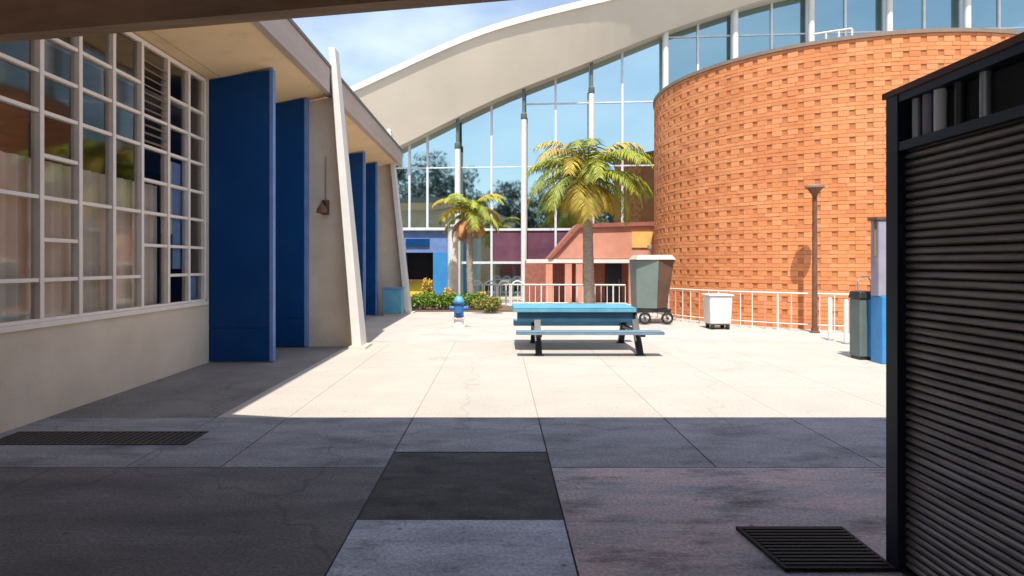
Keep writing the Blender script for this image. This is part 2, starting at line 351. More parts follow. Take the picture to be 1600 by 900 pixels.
# ------------------------------------------------------------------ brick drum
DC = Vector((10.5, 20.0, 0)); DR = 5.5; DH = 6.82
drum = thing('brick_drum', DC, 'round orange brick building with rows of recessed dark headers, right of the glass hall', 'building')
def dp(a, r, z): return (DC.x + r * math.cos(a), DC.y + r * math.sin(a), z)
A0, A1 = math.radians(140), math.radians(300)
modw = .36; ncol = int((A1 - A0) * DR / modw); da = (A1 - A0) / ncol
hts = [.135, .09, .09]; courses = []; zc_ = 0
while zc_ < DH - .05:
    h_ = hts[len(courses) % 3]; courses.append((zc_, min(h_, DH - zc_))); zc_ += h_
back = MB()
nb = 96
for k in range(nb):
    a, b_ = 2 * math.pi * k / nb, 2 * math.pi * (k + 1) / nb
    back.face([dp(a, DR - .016, 0), dp(b_, DR - .016, 0), dp(b_, DR - .016, DH), dp(a, DR - .016, DH)])
back.build('drum_core', 'recess', drum)
mo = MB(); bricks = []
def arcbox(mb, a0, a1, r0, r1, z0, z1):
    mb.hexa([dp(a0, r1, z0), dp(a1, r1, z0), dp(a1, r0, z0), dp(a0, r0, z0)], [dp(a0, r1, z1), dp(a1, r1, z1), dp(a1, r0, z1), dp(a0, r0, z1)])
camv = Vector((0, 0, CH))
for c, (z0, ch) in enumerate(courses):
    typ = c % 3
    for k in range(ncol):
        a = A0 + da * k
        off = 0 if typ != 2 else .5 * da
        w_ = da if typ else da * .66
        a0, a1 = a + off, a + off + w_
        jr = .005 / DR
        mid = Vector(dp((a0 + a1) / 2, DR, z0))
        nrm = Vector((math.cos((a0 + a1) / 2), math.sin((a0 + a1) / 2), 0))
        to = camv - mid
        ppx = VX + F * mid.x / max(mid.y, 1); ppy = VY - (mid.z - CH) * F / max(mid.y, 1)
        vis = 1.0 if (nrm.dot(to) > 0 and 1022 < ppx < 1385 and ppy > 0) else 0.0
        size = vis * nrm.dot(to.normalized()) / to.length ** 2 if vis else 0
        bricks.append((size, a0 + jr, a1 - jr, z0 + .005, z0 + ch - .005, random.uniform(-.003, .006)))
        arcbox(mo, a0, a1, DR - .015, DR - .009, z0, z0 + ch)
m_ = mo.build('mortar', 'mortar', drum); m_['kind'] = 'stuff'
bricks.sort(key=lambda t: -t[0])
BM = ['brick'] * 6 + ['brick_dark'] * 2 + ['brick_pale'] * 3 + ['brick_brown']
BS = ['brick', 'brick_dark', 'brick_pale', 'brick_brown']
for s_, a0, a1, z0, z1, dr in bricks[:300]:
    q = MB(); arcbox(q, a0, a1, DR - .014, DR + dr, z0, z1); q.build('brick', random.choice(BM), drum)
q = MB()
for s_, a0, a1, z0, z1, dr in bricks[300:]:
    q.cur = BS.index(random.choice(BM)); arcbox(q, a0, a1, DR - .014, DR + dr, z0, z1)
q.build('brickwork', BS, drum)['kind'] = 'stuff'
cp = MB()
for k in range(nb):
    a, b_ = 2 * math.pi * k / nb, 2 * math.pi * (k + 1) / nb
    arcbox(cp, a, b_, DR - .35, DR + .04, DH + .001, DH + .09)
cp.build('coping', 'coping', drum)
MB().lathe(DC.x, DC.y, [(DR - .36, DH - .1), (DR - .36, DH + .03)], 72).build('roof', 'roofing', drum)
# white guard rail on the drum roof
X0 = at(1268, 60, 15.2)
gr = thing('roof_guard_rail', (X0.x, X0.y, DH + .14), 'short white guard rail standing on the roof edge of the brick drum', 'railing')
aa = [math.atan2(at(x_, 60, y_).y - DC.y, at(x_, 60, y_).x - DC.x) for x_, y_ in ((1268, 15.2), (1335, 14.6))]
aa[0] %= 2 * math.pi; aa[1] %= 2 * math.pi
rail_pts = [dp(aa[0] + (aa[1] - aa[0]) * t / 6, DR - .15, DH + .30) for t in range(7)]
MB().tube(rail_pts, .03, 8).build('rail', 'white', gr)
for t in (0, 2, 4, 6):
    q = rail_pts[t]; MB().tube([(q[0], q[1], DH + .14), q], .025, 8).build('post', 'white', gr)

# ------------------------------------------------------------------ left building
LBX = -4.63; FX = -3.3
lb = thing('stucco_building', (LBX, 10, 0), 'long low stucco building on the left with deep eave and gridded window', 'building')
WY0, WY1 = 1.55, 10.12
w1 = MB(); w1.box(LBX - .25, LBX, .2, 20.6, 0, .98); w1.box(LBX - .25, LBX, WY1 + .02, 20.6, .98, 4.62); w1.box(LBX - .25, LBX, .2, WY0, .98, 4.5); w1.box(-12, LBX - .25, 20.3, 20.6, 0, 4.6)
w1.build('wall', 'stucco', lb)
MB().box(LBX - .02, LBX + .035, WY0, WY1, .93, .985).build('sill', 'frame', lb, bevel=.006)
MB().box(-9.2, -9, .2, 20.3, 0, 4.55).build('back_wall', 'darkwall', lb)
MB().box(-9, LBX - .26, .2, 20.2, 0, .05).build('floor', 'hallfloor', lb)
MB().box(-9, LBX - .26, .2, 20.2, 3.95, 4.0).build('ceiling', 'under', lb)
# roof: sloping soffit, fascia, cap
def ysweep(pts, y0, y1): 
    q = MB(); q.prism([(x, y0, z) for x, z in pts], (0, y1 - y0, 0)); return q
ry0, ry1 = .2, 20.9
rf = ysweep([(-12, 4.62), (LBX - .3, 4.5), (-4.46, 4.535), (-4.46, 4.9), (-12, 5.0)], ry0, ry1).build('roof', 'soffit', lb)
ysweep([(-4.43, 4.543), (FX + .02, 4.79), (FX + .02, 4.9), (-4.43, 4.9)], ry0, ry1).build('soffit', 'soffit', rf)
ysweep([(-12, 5.001), (-4.4, 4.903), (FX + .02, 4.903), (FX + .02, 5.2), (-12, 5.22)], ry0, ry1).build('roof_deck', 'roofing', rf)
ysweep([(FX + .022, 4.76), (FX + .14, 4.76), (FX + .14, 5.22), (FX + .022, 5.22)], ry0, ry1).build('fascia', 'fascia', rf)
ysweep([(FX - .1, 5.222), (FX + .17, 5.222), (FX + .17, 5.275), (FX - .1, 5.275)], ry0, ry1).build('roof_cap', 'cap', rf)
# the gridded window
win = thing('tmp', (0, 0, 0), None, None); bpy.data.objects.remove(win)
colsY = [1.60, 2.25, 2.85, 3.45, 4.06, 4.67, 5.27, 5.87, 6.47, 7.07, 7.69, 8.30, 8.96, 9.55, 10.07]
rowsZ = [1.0, 1.41, 1.82, 2.25, 2.68, 3.12, 3.52, 3.92, 4.46]
wf = MB(); wf.box(LBX - .08, LBX - .01, WY0, WY1, .986, 1.02); wf.box(LBX - .08, LBX - .01, WY0, WY1, 4.44, 4.497)
window = wf.build('window', 'frame', lb)
# which rungs are missing in the near columns (larger panes)
skip = {8: (1.41, 1.82, 2.68, 3.52)[:0], 9: (1.82, 2.68), 10: (1.82, 2.68), 11: (1.41, 3.92)}
for i, y in enumerate(colsY):
    MB().box(LBX - .085, LBX + .012, y - .03, y + .03, 1.021, 4.439).build('mullion', 'frame', window, bevel=.004)
for i in range(len(colsY) - 1):
    a, b_ = colsY[i] + .031, colsY[i + 1] - .031
    zz = [z for z in rowsZ if z not in skip.get(i, (1.82, 2.68) if i < 9 else ())]
    for z0, z1 in zip(zz, zz[1:]):
        t = random.uniform(-.004, .004); u = random.uniform(-.004, .004)
        o = MB(); o.face([(LBX - .045, a, z0), (LBX - .045 + t, b_, z0), (LBX - .045 + t + u, b_, z1), (LBX - .045 + u, a, z1)])
        o.build('pane', 'wglass', window)
        if z1 < 4.4:
            MB().box(LBX - .075, LBX, a, b_, z1 - .02, z1 + .02).build('glazing_bar', 'frame', window, bevel=.003)
# louvre vent in one column
for k in range(11):
    z = 3.20 + k * .105
    q = MB(); q.hexa([(LBX - .035, 8.34, z), (LBX + .005, 8.34, z - .03), (LBX + .005, 8.92, z - .03), (LBX - .035, 8.92, z)],
                     [(LBX - .035, 8.34, z + .012), (LBX + .005, 8.34, z - .018), (LBX + .005, 8.92, z - .018), (LBX - .035, 8.92, z + .012)])
    q.build('louvre', 'coping', window)
# white and pale blue sheets: the sky's reflection painted behind some panes
MB().box(LBX - .13, LBX - .11, 9.0, 9.28, 2.0, 3.05).build('pale_sheen', 'pale_sheen', window)
MB().box(LBX - .13, LBX - .11, 9.29, 9.52, 1.5, 3.05).build('sky_reflection', 'blue_sheen', window)
MB().box(LBX - .13, LBX - .11, 9.6, 10.0, 1.0, 1.4).build('sky_reflection', 'blue_sheen', window)
# curtain
def curtain(y0, y1, z0, z1, nm='curtain'):
    q = MB(); n = int((y1 - y0) / .035)
    for k in range(n):
        ya, yb = y0 + (y1 - y0) * k / n, y0 + (y1 - y0) * (k + 1) / n
        xa = LBX - .17 + .022 * math.sin(ya * 38) + .01 * math.sin(ya * 13); xb = LBX - .17 + .022 * math.sin(yb * 38) + .01 * math.sin(yb * 13)
        q.face([(xa, ya, z0), (xb, yb, z0), (xb, yb, z1), (xa, ya, z1)])
    c = thing(nm, (LBX - .17, (y0 + y1) / 2, z0), None, None); bpy.data.objects.remove(c)
    return q.build(nm, 'curtain', window)
curtain(1.7, 8.95, .99, 2.66)
# pale things standing on the inner sill
vase = MB().lathe(LBX - .125, 7.42, [(.0, .99), (.05, 1.0), (.038, 1.2), (.05, 1.35), (.03, 1.5), (.0, 1.52)], 12).build('tmp', 'pale_sheen', None, smooth=True)
bpy.data.objects.remove(vase)

# blue fins
def fin(y, x1, zt0, zt1, lab):
    f = thing('blue_fin', (LBX, y, 0), lab, 'fin wall', 'blue fin walls standing out from the stucco building')
    MB().box(LBX + .003, x1, y, y + .11, .02, .545).build('panel', 'blue', f, bevel=.003)
    q = MB(); q.prism([(LBX + .003, y, .552), (x1, y, .552), (x1, y, zt1), (LBX + .003, y, zt0)], (0, .11, 0)); q.build('panel', 'blue', f, bevel=.003)
    MB().box(LBX + .02, x1 - .02, y + .02, y + .09, .5451, .5519).build('seam', 'dark', f)
    q = MB(); q.prism([(x1 + .001, y - .006, .02), (x1 + .055, y - .006, .02), (x1 + .055, y - .006, zt1 + .005), (x1 + .001, y - .006, zt1)], (0, .122, 0)); q.build('lit_edge', 'blue_edge', f)  # end face painted paler for the light it catches
    return f
fin(10.2, -3.66, 4.50, 4.67, 'nearest and largest blue fin wall, right beside the gridded window')
fin(12.02, -3.66, 4.50, 4.67, 'second blue fin wall, just left of the front slanted white buttress')
fin(17.6, -3.75, 4.50, 4.65, 'third blue fin wall, seen just behind the front slanted buttress')
fin(19.4, -3.75, 4.50, 4.65, 'farthest and narrowest blue fin wall, beside the far buttress')
# buttresses
def buttress(y, xb, xt, zt, lab):
    b = thing('buttress', (-3.6, y, 0), lab, 'buttress', 'slanted buttresses carrying the eave')
    q = MB(); zs = 4.74
    xs_ = xb + (xt - xb) * zs / zt
    q.prism([(LBX + .003, y + .31, 0), (xb, y + .31, 0), (xs_, y + .31, zs), (LBX + .003, y + .31, 4.48)], (0, .16, 0)); q.build('web', 'stucco', b)
    q = MB(); hw = .16
    q.hexa([(xb, y, 0), (xb + .17, y, 0), (xb + .17, y + .5, 0), (xb, y + .5, 0)],
           [(xt + .05, y + .1, zt), (xt + .17, y + .1, zt), (xt + .17, y + .4, zt), (xt + .05, y + .4, zt)])
    q.build('slanted_post', 'white', b, bevel=.01)
    MB().box(xb - .06, xb + .26, y - .06, y + .56, 0, .04).build('footing', 'concrete', b)
    return b
buttress(11.85, -2.72, -3.24, 5.62, 'front slanted white buttress with beige web, its tip rising above the roof edge')
buttress(20.2, -2.98, -3.62, 5.85, 'far slanted white buttress at the end of the stucco building')
# wall lamp on the first web
wlp = thing('wall_lamp', (-3.28, 12.15, 2.6), 'small brown wall lamp on the beige web of the front slanted buttress', 'lamp')
MB().box(-3.36, -3.22, 12.105, 12.148, 2.5, 2.78).build('back_plate', 'rust', wlp, bevel=.008)
MB().tube([(-3.29, 12.11, 2.70), (-3.29, 11.98, 2.74), (-3.29, 11.88, 2.66)], .02, 8).build('arm', 'blacksteel', wlp)
MB().tube([(-3.29, 11.88, 2.68), (-3.29, 11.87, 2.60), (-3.29, 11.86, 2.52)], [.03, .085, .10], 14).build('shade', 'rust', wlp, smooth=True)
MB().tube([(-3.29, 12.135, 2.78), (-3.29, 12.135, 3.6)], .012, 6).build('conduit', 'steel', wlp)
# far cabinet by the wall
cb = thing('utility_cabinet', at(618, 490, 19.9) * 1.0, 'pale blue utility cabinet at the foot of the far buttress', 'cabinet')
cb.location.z = 0
c0 = wl(cb)
MB().box(c0.x - .30, c0.x + .28, c0.y - .6, c0.y - .1, .06, .8).build('body', 'teal', cb, bevel=.015)
MB().box(c0.x - .33, c0.x + .31, c0.y - .63, c0.y - .07, .801, .85).build('lid', 'blue_edge', cb, bevel=.01)
MB().box(c0.x - .27, c0.x + .25, c0.y - .57, c0.y - .13, 0, .059).build('plinth', 'concrete', cb)

# ------------------------------------------------------------------ the covered walk we stand in
cw = thing('covered_walk', (0, 0, 0), 'covered walk overhead casting the shade, with a brown timber beam at top left', 'building')
MB().box(-4.2, 14, -14, 4.30, 3.62, 4.15).build('canopy_roof', ['under'], cw)
MB().box(-4.22, 14.02, 4.302, 4.38, 3.60, 4.20).build('canopy_fascia', 'purple', cw)
q = MB(); q.hexa([(-6.2, 5.32, 3.30), (2.6, 3.53, 3.30), (2.6, 3.68, 3.30), (-6.2, 5.47, 3.30)], [(-6.2, 5.32, 3.60), (2.6, 3.53, 3.60), (2.6, 3.68, 3.60), (-6.2, 5.47, 3.60)])
q.build('beam', 'beam', cw)
MB().box(-9, 14, -9.3, -9, 0, 3.6).build('rear_wall', 'redbrick', cw)
for X in (-3.9, 5.2, 10.4):
    MB().box(X - .12, X + .12, -4.1, -3.86, 0, 3.61).build('post', 'purple', cw)
for X in (-1.5, 2.3, 6.2):
    d = MB().box(X - .5, X + .5, -8.99, -8.93, 0, 2.2).build('door', 'blue', cw)
    MB().tube([(X + .4, -8.9, 1.0), (X + .4, -8.9, 1.2)], .015, 6).build('handle', 'steel', d)

# ------------------------------------------------------------------ roller shutter kiosk on the right
kx = 2.06; ky = 3.37
kk = thing('shutter_kiosk', (kx, ky, 0), 'dark kiosk with closed roller shutter at the right edge of the picture', 'kiosk')
MB().box(kx - .025, kx + .075, ky - .10, ky, 0, 2.17).build('guide_post', 'navy', kk, bevel=.004)
MB().box(kx - .025, kx + .075, ky - .10, ky, 2.1701, 2.44).build('guide_post_head', 'navy', kk, bevel=.004)
MB().box(kx + .08, kx + 1.6, .2, ky - .005, 0, 2.42).build('kiosk_body', 'dark', kk)
MB().box(kx - .02, kx + .07, .2, ky - .101, 2.15, 2.195).build('head_rail', 'navy', kk)
MB().box(kx - .02, kx + .07, .2, ky - .101, 2.40, 2.44).build('top_rail', 'navy', kk)
MB().box(kx - .03, kx + 1.65, .15, ky + .03, 2.441, 2.475).build('roof', 'rust', kk, bevel=.006)
for i, (yy, mm) in enumerate(((3.20, 'steel'), (3.12, 'lilac'), (3.03, 'whitem'), (2.9, 'blacksteel'), (2.75, 'steel'), (2.5, 'blacksteel'))):
    MB().tube([(kx + .03, yy, 2.196), (kx + .03, yy, 2.399)], .022 if i != 2 else .028, 10).build('spring_tube', mm, kk, smooth=True)
prof = [(.03, .001), (.006, .005), (-.004, .012), (-.004, .026), (.006, .035), (.03, .0392)]
q = MB(); q.prism([(kx + .02 + a, .2, b_) for a, b_ in prof], (0, ky - .102 - .2, 0))
s0 = q.build('slat', 'slat', kk)
for k in range(1, 54): inst('slat', s0, (random.uniform(-.0015, .0015), 0, k * .0400 + random.uniform(-.0012, .0012)), kk, (0, random.uniform(-.0005, .0005), random.uniform(-.0006, .0006)))
s0.location.z = .02
for ch_ in list(kk.children):
    if ch_.name.startswith('slat') and ch_ is not s0: ch_.location.z += .02
MB().box(kx - .01, kx + .06, .2, ky - .102, .001, .0195).build('bottom_rail', 'blacksteel', kk)

# mat and drain
mt = thing('rubber_mat', (1.75, 3.5, 0), 'black rubber mat lying on the concrete in front of the roller shutter', 'mat')
MB().prism([(1.46, 3.27, .002), (2.03, 3.27, .002), (2.03, 3.79, .002), (1.40, 3.79, .002)], (0, 0, .018)).build('base', 'rubber', mt)
for k in range(12):
    y = 3.30 + k * .04; xl = 1.46 - .06 * (y - 3.27) / .52 + .02
    MB().box(xl, 2.01, y, y + .02, .0201, .026).build('rib', 'rubber', mt)
dg = thing('drain_grate', (-3.4, 5.78, 0), 'dark trench drain grate in the shaded paving by the stucco wall', 'drain')
MB().box(-4.5, -2.72, 5.56, 5.585, .001, .007).build('frame', 'blacksteel', dg); MB().box(-4.5, -2.72, 5.965, 5.99, .001, .007).build('frame', 'blacksteel', dg)
MB().box(-4.5, -2.72, 5.586, 5.964, .0005, .002).build('channel', 'dark', dg)
for k in range(30):
    x = -4.48 + k * .0595; MB().box(x, x + .026, 5.586, 5.964, .0022, .006).build('bar', 'blacksteel', dg)

# ------------------------------------------------------------------ picnic table
tb = thing('picnic_table', (1.65, 11.9, 0), 'long teal blue picnic table with attached benches in the sunlit court', 'picnic table')
TL, TR = .30, 2.84
def slatboard(nm, y0, y1, z, th, n, m, par, x0=TL, x1=TR):
    wd = (y1 - y0 - .02 * (n - 1)) / n
    for k in range(n):
        a = y0 + k * (wd + .02); MB().box(x0, x1, a, a + wd, z - th, z).build(nm, m, par, bevel=.006)
def board(name, y0, y1, z, skirt, m, m2, x0=TL, x1=TR, n=3):
    e = MB().box(x0, x1, y0 + .012, y1 - .012, z - .05, z - .022).build(name, m, tb)
    slatboard('plank', y0, y1, z, .02, n, m, e, x0, x1)
    MB().box(x0, x1, y0 - .012, y0 + .004, z - skirt, z - .023).build('apron', m2, e, bevel=.004)
    MB().box(x0, x1, y1 - .004, y1 + .012, z - skirt, z - .023).build('apron', m2, e, bevel=.004)
    MB().box(x0 - .012, x0 - .001, y0, y1, z - skirt, z - .01).build('end_apron', m2, e)
    MB().box(x1 + .001, x1 + .012, y0, y1, z - skirt, z - .01).build('end_apron', m2, e)
board('tabletop', 11.35, 12.45, .80, .085, 'teal', 'teal', TL - .04, 2.42, 4)
MB().box(TL + .02, 2.38, 11.40, 11.43, .53, .747).build('side_panel', 'tealdark', tb, bevel=.004)
board('seat', 10.72, 11.02, .435, .055, 'benchsteel', 'benchsteel', TL, TR - .08, 2)
board('seat', 12.72, 13.02, .46, .12, 'teal', 'tealdark', TL, 2.66)
for X in (.68, 2.42):
    fr = MB().box(X - .05, X + .05, 11.435, 12.4, .70, .748).build('frame', 'blacksteel', tb, bevel=.006)
    MB().box(X - .04, X + .04, 10.75, 13.0, .34, .40).build('cross_bar', 'blacksteel', fr, bevel=.006)
    for ya, yb in ((11.55, 10.98), (12.25, 12.75)):
        q = MB(); q.hexa([(X - .055, yb - .05, .0), (X + .055, yb - .05, .0), (X + .055, yb + .05, .0), (X - .055, yb + .05, .0)],
                         [(X - .055, ya - .05, .70), (X + .055, ya - .05, .70), (X + .055, ya + .05, .70), (X - .055, ya + .05, .70)])
        q.build('leg', 'blacksteel', tb)
        MB().box(X - .08, X + .08, yb - .09, yb + .09, .0005, .012).build('foot_plate', 'blacksteel', tb)
MB().box(.70, 2.4, 11.86, 11.94, .50, .56).build('stretcher', 'tealdark', tb)

# ------------------------------------------------------------------ blue hydrant
hp = at(717, 511, 15.9); hx, hy = hp.x, hp.y
hd = thing('fire_hydrant', (hx, hy, 0), 'small blue hydrant with a white foot in front of the low hedge', 'hydrant')
MB().lathe(hx, hy, [(.17, 0), (.17, .04), (.12, .05), (.12, .20), (.16, .21), (.16, .245)], 20).build('foot', 'white', hd, smooth=True)
MB().lathe(hx, hy, [(.125, .246), (.12, .3), (.12, .58), (.15, .59), (.15, .62), (.125, .63)], 20).build('barrel', 'hydrant', hd, smooth=True)
MB().lathe(hx, hy, [(.13, .631), (.125, .68), (.09, .74), (.035, .77), (.03, .83), (.0, .835)], 20).build('bonnet', 'teal', hd, smooth=True)
for sx in (-1, 1): MB().tube([(hx + sx * .10, hy, .47), (hx + sx * .19, hy, .47), (hx + sx * .2, hy, .47), (hx + sx * .235, hy, .47)], [.055, .055, .07, .065], 14).build('outlet', 'hydrant', hd, smooth=True)
MB().tube([(hx, hy - .10, .44), (hx, hy - .19, .44), (hx, hy - .2, .44), (hx, hy - .23, .44)], [.07, .07, .085, .08], 14).build('outlet', 'hydrant', hd, smooth=True)

# ------------------------------------------------------------------ white rolling bin
bp_ = at(1121, 513, 15.5); bx, by = bp_.x, bp_.y
rb = thing('rolling_bin', (bx, by, 0), 'white rolling bin on black castors in front of the brick drum', 'bin')
q = MB(); q.hexa([(bx - .25, by - .25, .13), (bx + .25, by - .25, .13), (bx + .25, by + .25, .13), (bx - .25, by + .25, .13)], [(bx - .275, by - .275, .80), (bx + .275, by - .275, .80), (bx + .275, by + .275, .80), (bx - .275, by + .275, .80)])
q.build('body', 'white', rb, bevel=.03)
MB().box(bx - .30, bx + .30, by - .30, by + .30, .801, .84).build('lid', 'white', rb, bevel=.012)
MB().box(bx - .22, bx + .22, by - .22, by + .22, .10, .129).build('base_frame', 'blacksteel', rb)
for sx in (-.18, .18):
    for sy in (-.18, .18):
        MB().tube([(bx + sx - .035, by + sy, .055), (bx + sx + .035, by + sy, .055)], .054, 14).build('castor', 'rubber', rb, smooth=True)

# ------------------------------------------------------------------ lamp post
lp = at(1273, 520, 14.6); lx, ly = lp.x, lp.y
lm = thing('lamp_post', (lx, ly, 0), 'slim brown lamp post with flared head in front of the brick drum', 'lamp post')
MB().lathe(lx, ly, [(.11, 0), (.11, .03), (.08, .05), (.075, .12)], 16).build('base', 'rust', lm, smooth=True)
MB().lathe(lx, ly, [(.062, .121), (.055, 1.5), (.05, 3.1)], 16).build('pole', 'rust', lm, smooth=True)
MB().lathe(lx, ly, [(.05, 3.101), (.07, 3.16), (.15, 3.27), (.19, 3.30)], 20).build('lamp_head', 'rust', lm, smooth=True)
MB().lathe(lx, ly, [(.21, 3.301), (.21, 3.34), (.12, 3.38), (.0, 3.39)], 20).build('cap', 'coping', lm, smooth=True)

# ------------------------------------------------------------------ fence in front of the drum
fe = thing('picket_fence', (5, 15, 0), 'low pale metal picket fence curving round the brick drum', 'fence')
FR = 6.1; fa0, fa1 = math.radians(160), math.radians(262); nfp = 36
pts = [dp(fa0 + (fa1 - fa0) * t / nfp, FR, .88) for t in range(nfp + 1)]
MB().tube(pts, .022, 6).build('top_rail', 'white', fe)
MB().tube([(a, b_, .16) for a, b_, c in pts], .016, 6).build('bottom_rail', 'white', fe)
for t, pnt in enumerate(pts):
    MB().tube([(pnt[0], pnt[1], .0), (pnt[0], pnt[1], .86)], .026 if t % 5 == 0 else .014, 6).build('post' if t % 5 == 0 else 'picket', 'white' if t % 3 else 'salmon', fe)
for i, (px, Yb, lab) in enumerate(((1297, 13.2, 'pale cream bollard just right of the brown lamp post'), (1322, 12.6, 'white bollard left of the grey and blue litter bins'))):
    b0 = at(px, 500, Yb)
    bo = thing('bollard', (b0.x, b0.y, 0), lab, 'bollard', 'pale bollards by the litter bins')
    MB().lathe(b0.x, b0.y, [(.042, 0), (.042, .84), (.03, .87), (.0, .88)], 14).build('post', 'white', bo, smooth=True)
    MB().lathe(b0.x, b0.y, [(.08, 0.001), (.08, .02), (.043, .03)], 14).build('base_ring', 'steel', bo)

r0_, r1_ = at(735, 470, 23.2), at(986, 470, 22.2)
wr = thing('railing', ((r0_.x + r1_.x) / 2, 22.7, 0), 'straight white railing along the foot of the glass hall behind both palms', 'railing')
rp = [(r0_.x + (r1_.x - r0_.x) * k / 26, 23.8 - .6 * k / 26) for k in range(27)]
MB().tube([(rp[0][0], rp[0][1], .80), (rp[-1][0], rp[-1][1], .80)], .03, 8).build('top_rail', 'white', wr)
MB().tube([(rp[0][0], rp[0][1], .14), (rp[-1][0], rp[-1][1], .14)], .02, 6).build('bottom_rail', 'white', wr)
for k, (xx, yy) in enumerate(rp):
    MB().tube([(xx, yy, 0), (xx, yy, .775)], .03 if k % 6 == 0 else .015, 6).build('post' if k % 6 == 0 else 'picket', 'white', wr)
# ------------------------------------------------------------------ litter bins, pillar
def litter(px, Y, r, h, m, lab, cat='bin'):
    c = at(px, 500, Y); x, y = c.x, c.y
    t = thing('litter_bin', (x, y, 0), lab, cat, 'litter bins beside the kiosk')
    MB().lathe(x, y, [(r * .94, .03), (r, .06), (r, h)], 22).build('body', m, t, smooth=True)
    MB().lathe(x, y, [(r * .85, 0), (r * .85, .029)], 20).build('foot', 'blacksteel', t)
    ld = MB().lathe(x, y, [(r * 1.06, h + .001), (r * 1.08, h + .05), (r * 1.0, h + .12), (r * .7, h + .17), (r * .66, h + .172)], 22).build('lid', 'blacksteel', t, smooth=True)
    MB().tube([(x - r*.55, y, h + .15), (x - r*.55, y, h + .30), (x - r*.3, y, h + .38), (x + r*.3, y, h + .38), (x + r*.55, y, h + .30), (x + r*.55, y, h + .15)], .014, 8).build('handle', 'steel', ld)
    for k in range(10):
        a = 2 * math.pi * k / 10; MB().box(x + r * 1.0 * math.cos(a) - .008, x + r * 1.0 * math.cos(a) + .008, y + r * math.sin(a) - .008, y + r * math.sin(a) + .008, .08, h - .03).build('rib', m, t)
    return t
lc = at(1351.5, 500, 10.6)
lt = thing('litter_bin', (lc.x, lc.y, 0), 'upright litter bin with grey green left half, blue right half and black lid', 'bin')
x, y = lc.x, lc.y
MB().box(x - .175, x - .035, y - .16, y + .16, .05, 1.0).build('body', 'bin', lt, bevel=.02)
MB().box(x - .034, x + .165, y - .165, y + .16, .05, 1.0).build('door_panel', 'binblue', lt, bevel=.02)
MB().box(x - .16, x + .15, y - .14, y + .14, 0, .049).build('foot', 'blacksteel', lt)
q = MB(); q.hexa([(x - .19, y - .18, 1.001), (x + .18, y - .18, 1.001), (x + .18, y + .18, 1.001), (x - .19, y + .18, 1.001)], [(x - .17, y - .15, 1.12), (x + .16, y - .15, 1.12), (x + .16, y + .15, 1.12), (x - .17, y + .15, 1.12)])
ld = q.build('lid', 'blacksteel', lt, bevel=.015)
MB().tube([(x - .12, y, 1.11), (x - .12, y, 1.28), (x - .06, y, 1.36), (x + .05, y, 1.36), (x + .10, y, 1.28), (x + .10, y, 1.11)], .013, 8).build('handle', 'steel', ld)
pp = at(1381, 500, 10.15)
pl = thing('service_pillar', (pp.x, pp.y, 0), 'lilac grey service pillar with bright blue lower cabinet beside the kiosk', 'pillar')
MB().box(pp.x - .13, pp.x + .12, pp.y - .08, pp.y + .14, 1.061, 2.26).build('post', 'lilac', pl, bevel=.01)
MB().box(pp.x - .11, pp.x + .22, pp.y - .14, pp.y + .18, .0, 1.06).build('cabinet', 'binblue', pl, bevel=.012)
MB().box(pp.x - .17, pp.x + .14, pp.y - .10, pp.y + .16, 2.261, 2.31).build('cap', 'rust', pl, bevel=.008)
MB().box(pp.x - .165, pp.x - .12, pp.y - .02, pp.y + .02, 1.7, 2.26).build('bracket', 'coping', pl)
st = MB()
# ------------------------------------------------------------------ covered cart
cp_ = at(1018, 500, 17.0); cx, cy = cp_.x, cp_.y
ct = thing('vending_cart', (cx, cy, 0), 'tall tapered cart under a grey green cover with pale top, left of the brick drum', 'cart')
q = MB(); q.hexa([(cx - .46, cy - .3, .40), (cx + .05, cy - .42, .40), (cx + .05, cy + .4, .40), (cx - .46, cy + .4, .40)], [(cx - .50, cy - .4, 1.68), (cx + .08, cy - .5, 1.68), (cx + .08, cy + .45, 1.68), (cx - .50, cy + .45, 1.68)]); q.build('cover', 'green', ct, bevel=.02)
q = MB(); q.hexa([(cx + .052, cy - .42, .40), (cx + .33, cy - .3, .40), (cx + .33, cy + .4, .40), (cx + .052, cy + .4, .40)], [(cx + .082, cy - .5, 1.68), (cx + .50, cy - .4, 1.68), (cx + .50, cy + .45, 1.68), (cx + .082, cy + .45, 1.68)]); q.build('shaded_side', 'shade_brown', ct, bevel=.02)  # right half of the cover, its shade put in as brown
q = MB(); q.hexa([(cx - .52, cy - .52, 1.681), (cx + .51, cy - .52, 1.681), (cx + .51, cy + .5, 1.681), (cx - .52, cy + .5, 1.681)], [(cx - .44, cy - .40, 1.80), (cx + .44, cy - .40, 1.80), (cx + .44, cy + .3, 1.80), (cx - .44, cy + .3, 1.80)]); q.build('top', 'cream', ct, bevel=.01)
MB().lathe(cx - .05, cy, [(.02, 1.801), (.02, 1.95), (.06, 1.98), (.06, 2.06), (.0, 2.10)], 12).build('finial', 'coping', ct, smooth=True)
MB().box(cx - .44, cx + .42, cy - .36, cy + .38, .30, .39).build('chassis', 'blacksteel', ct)
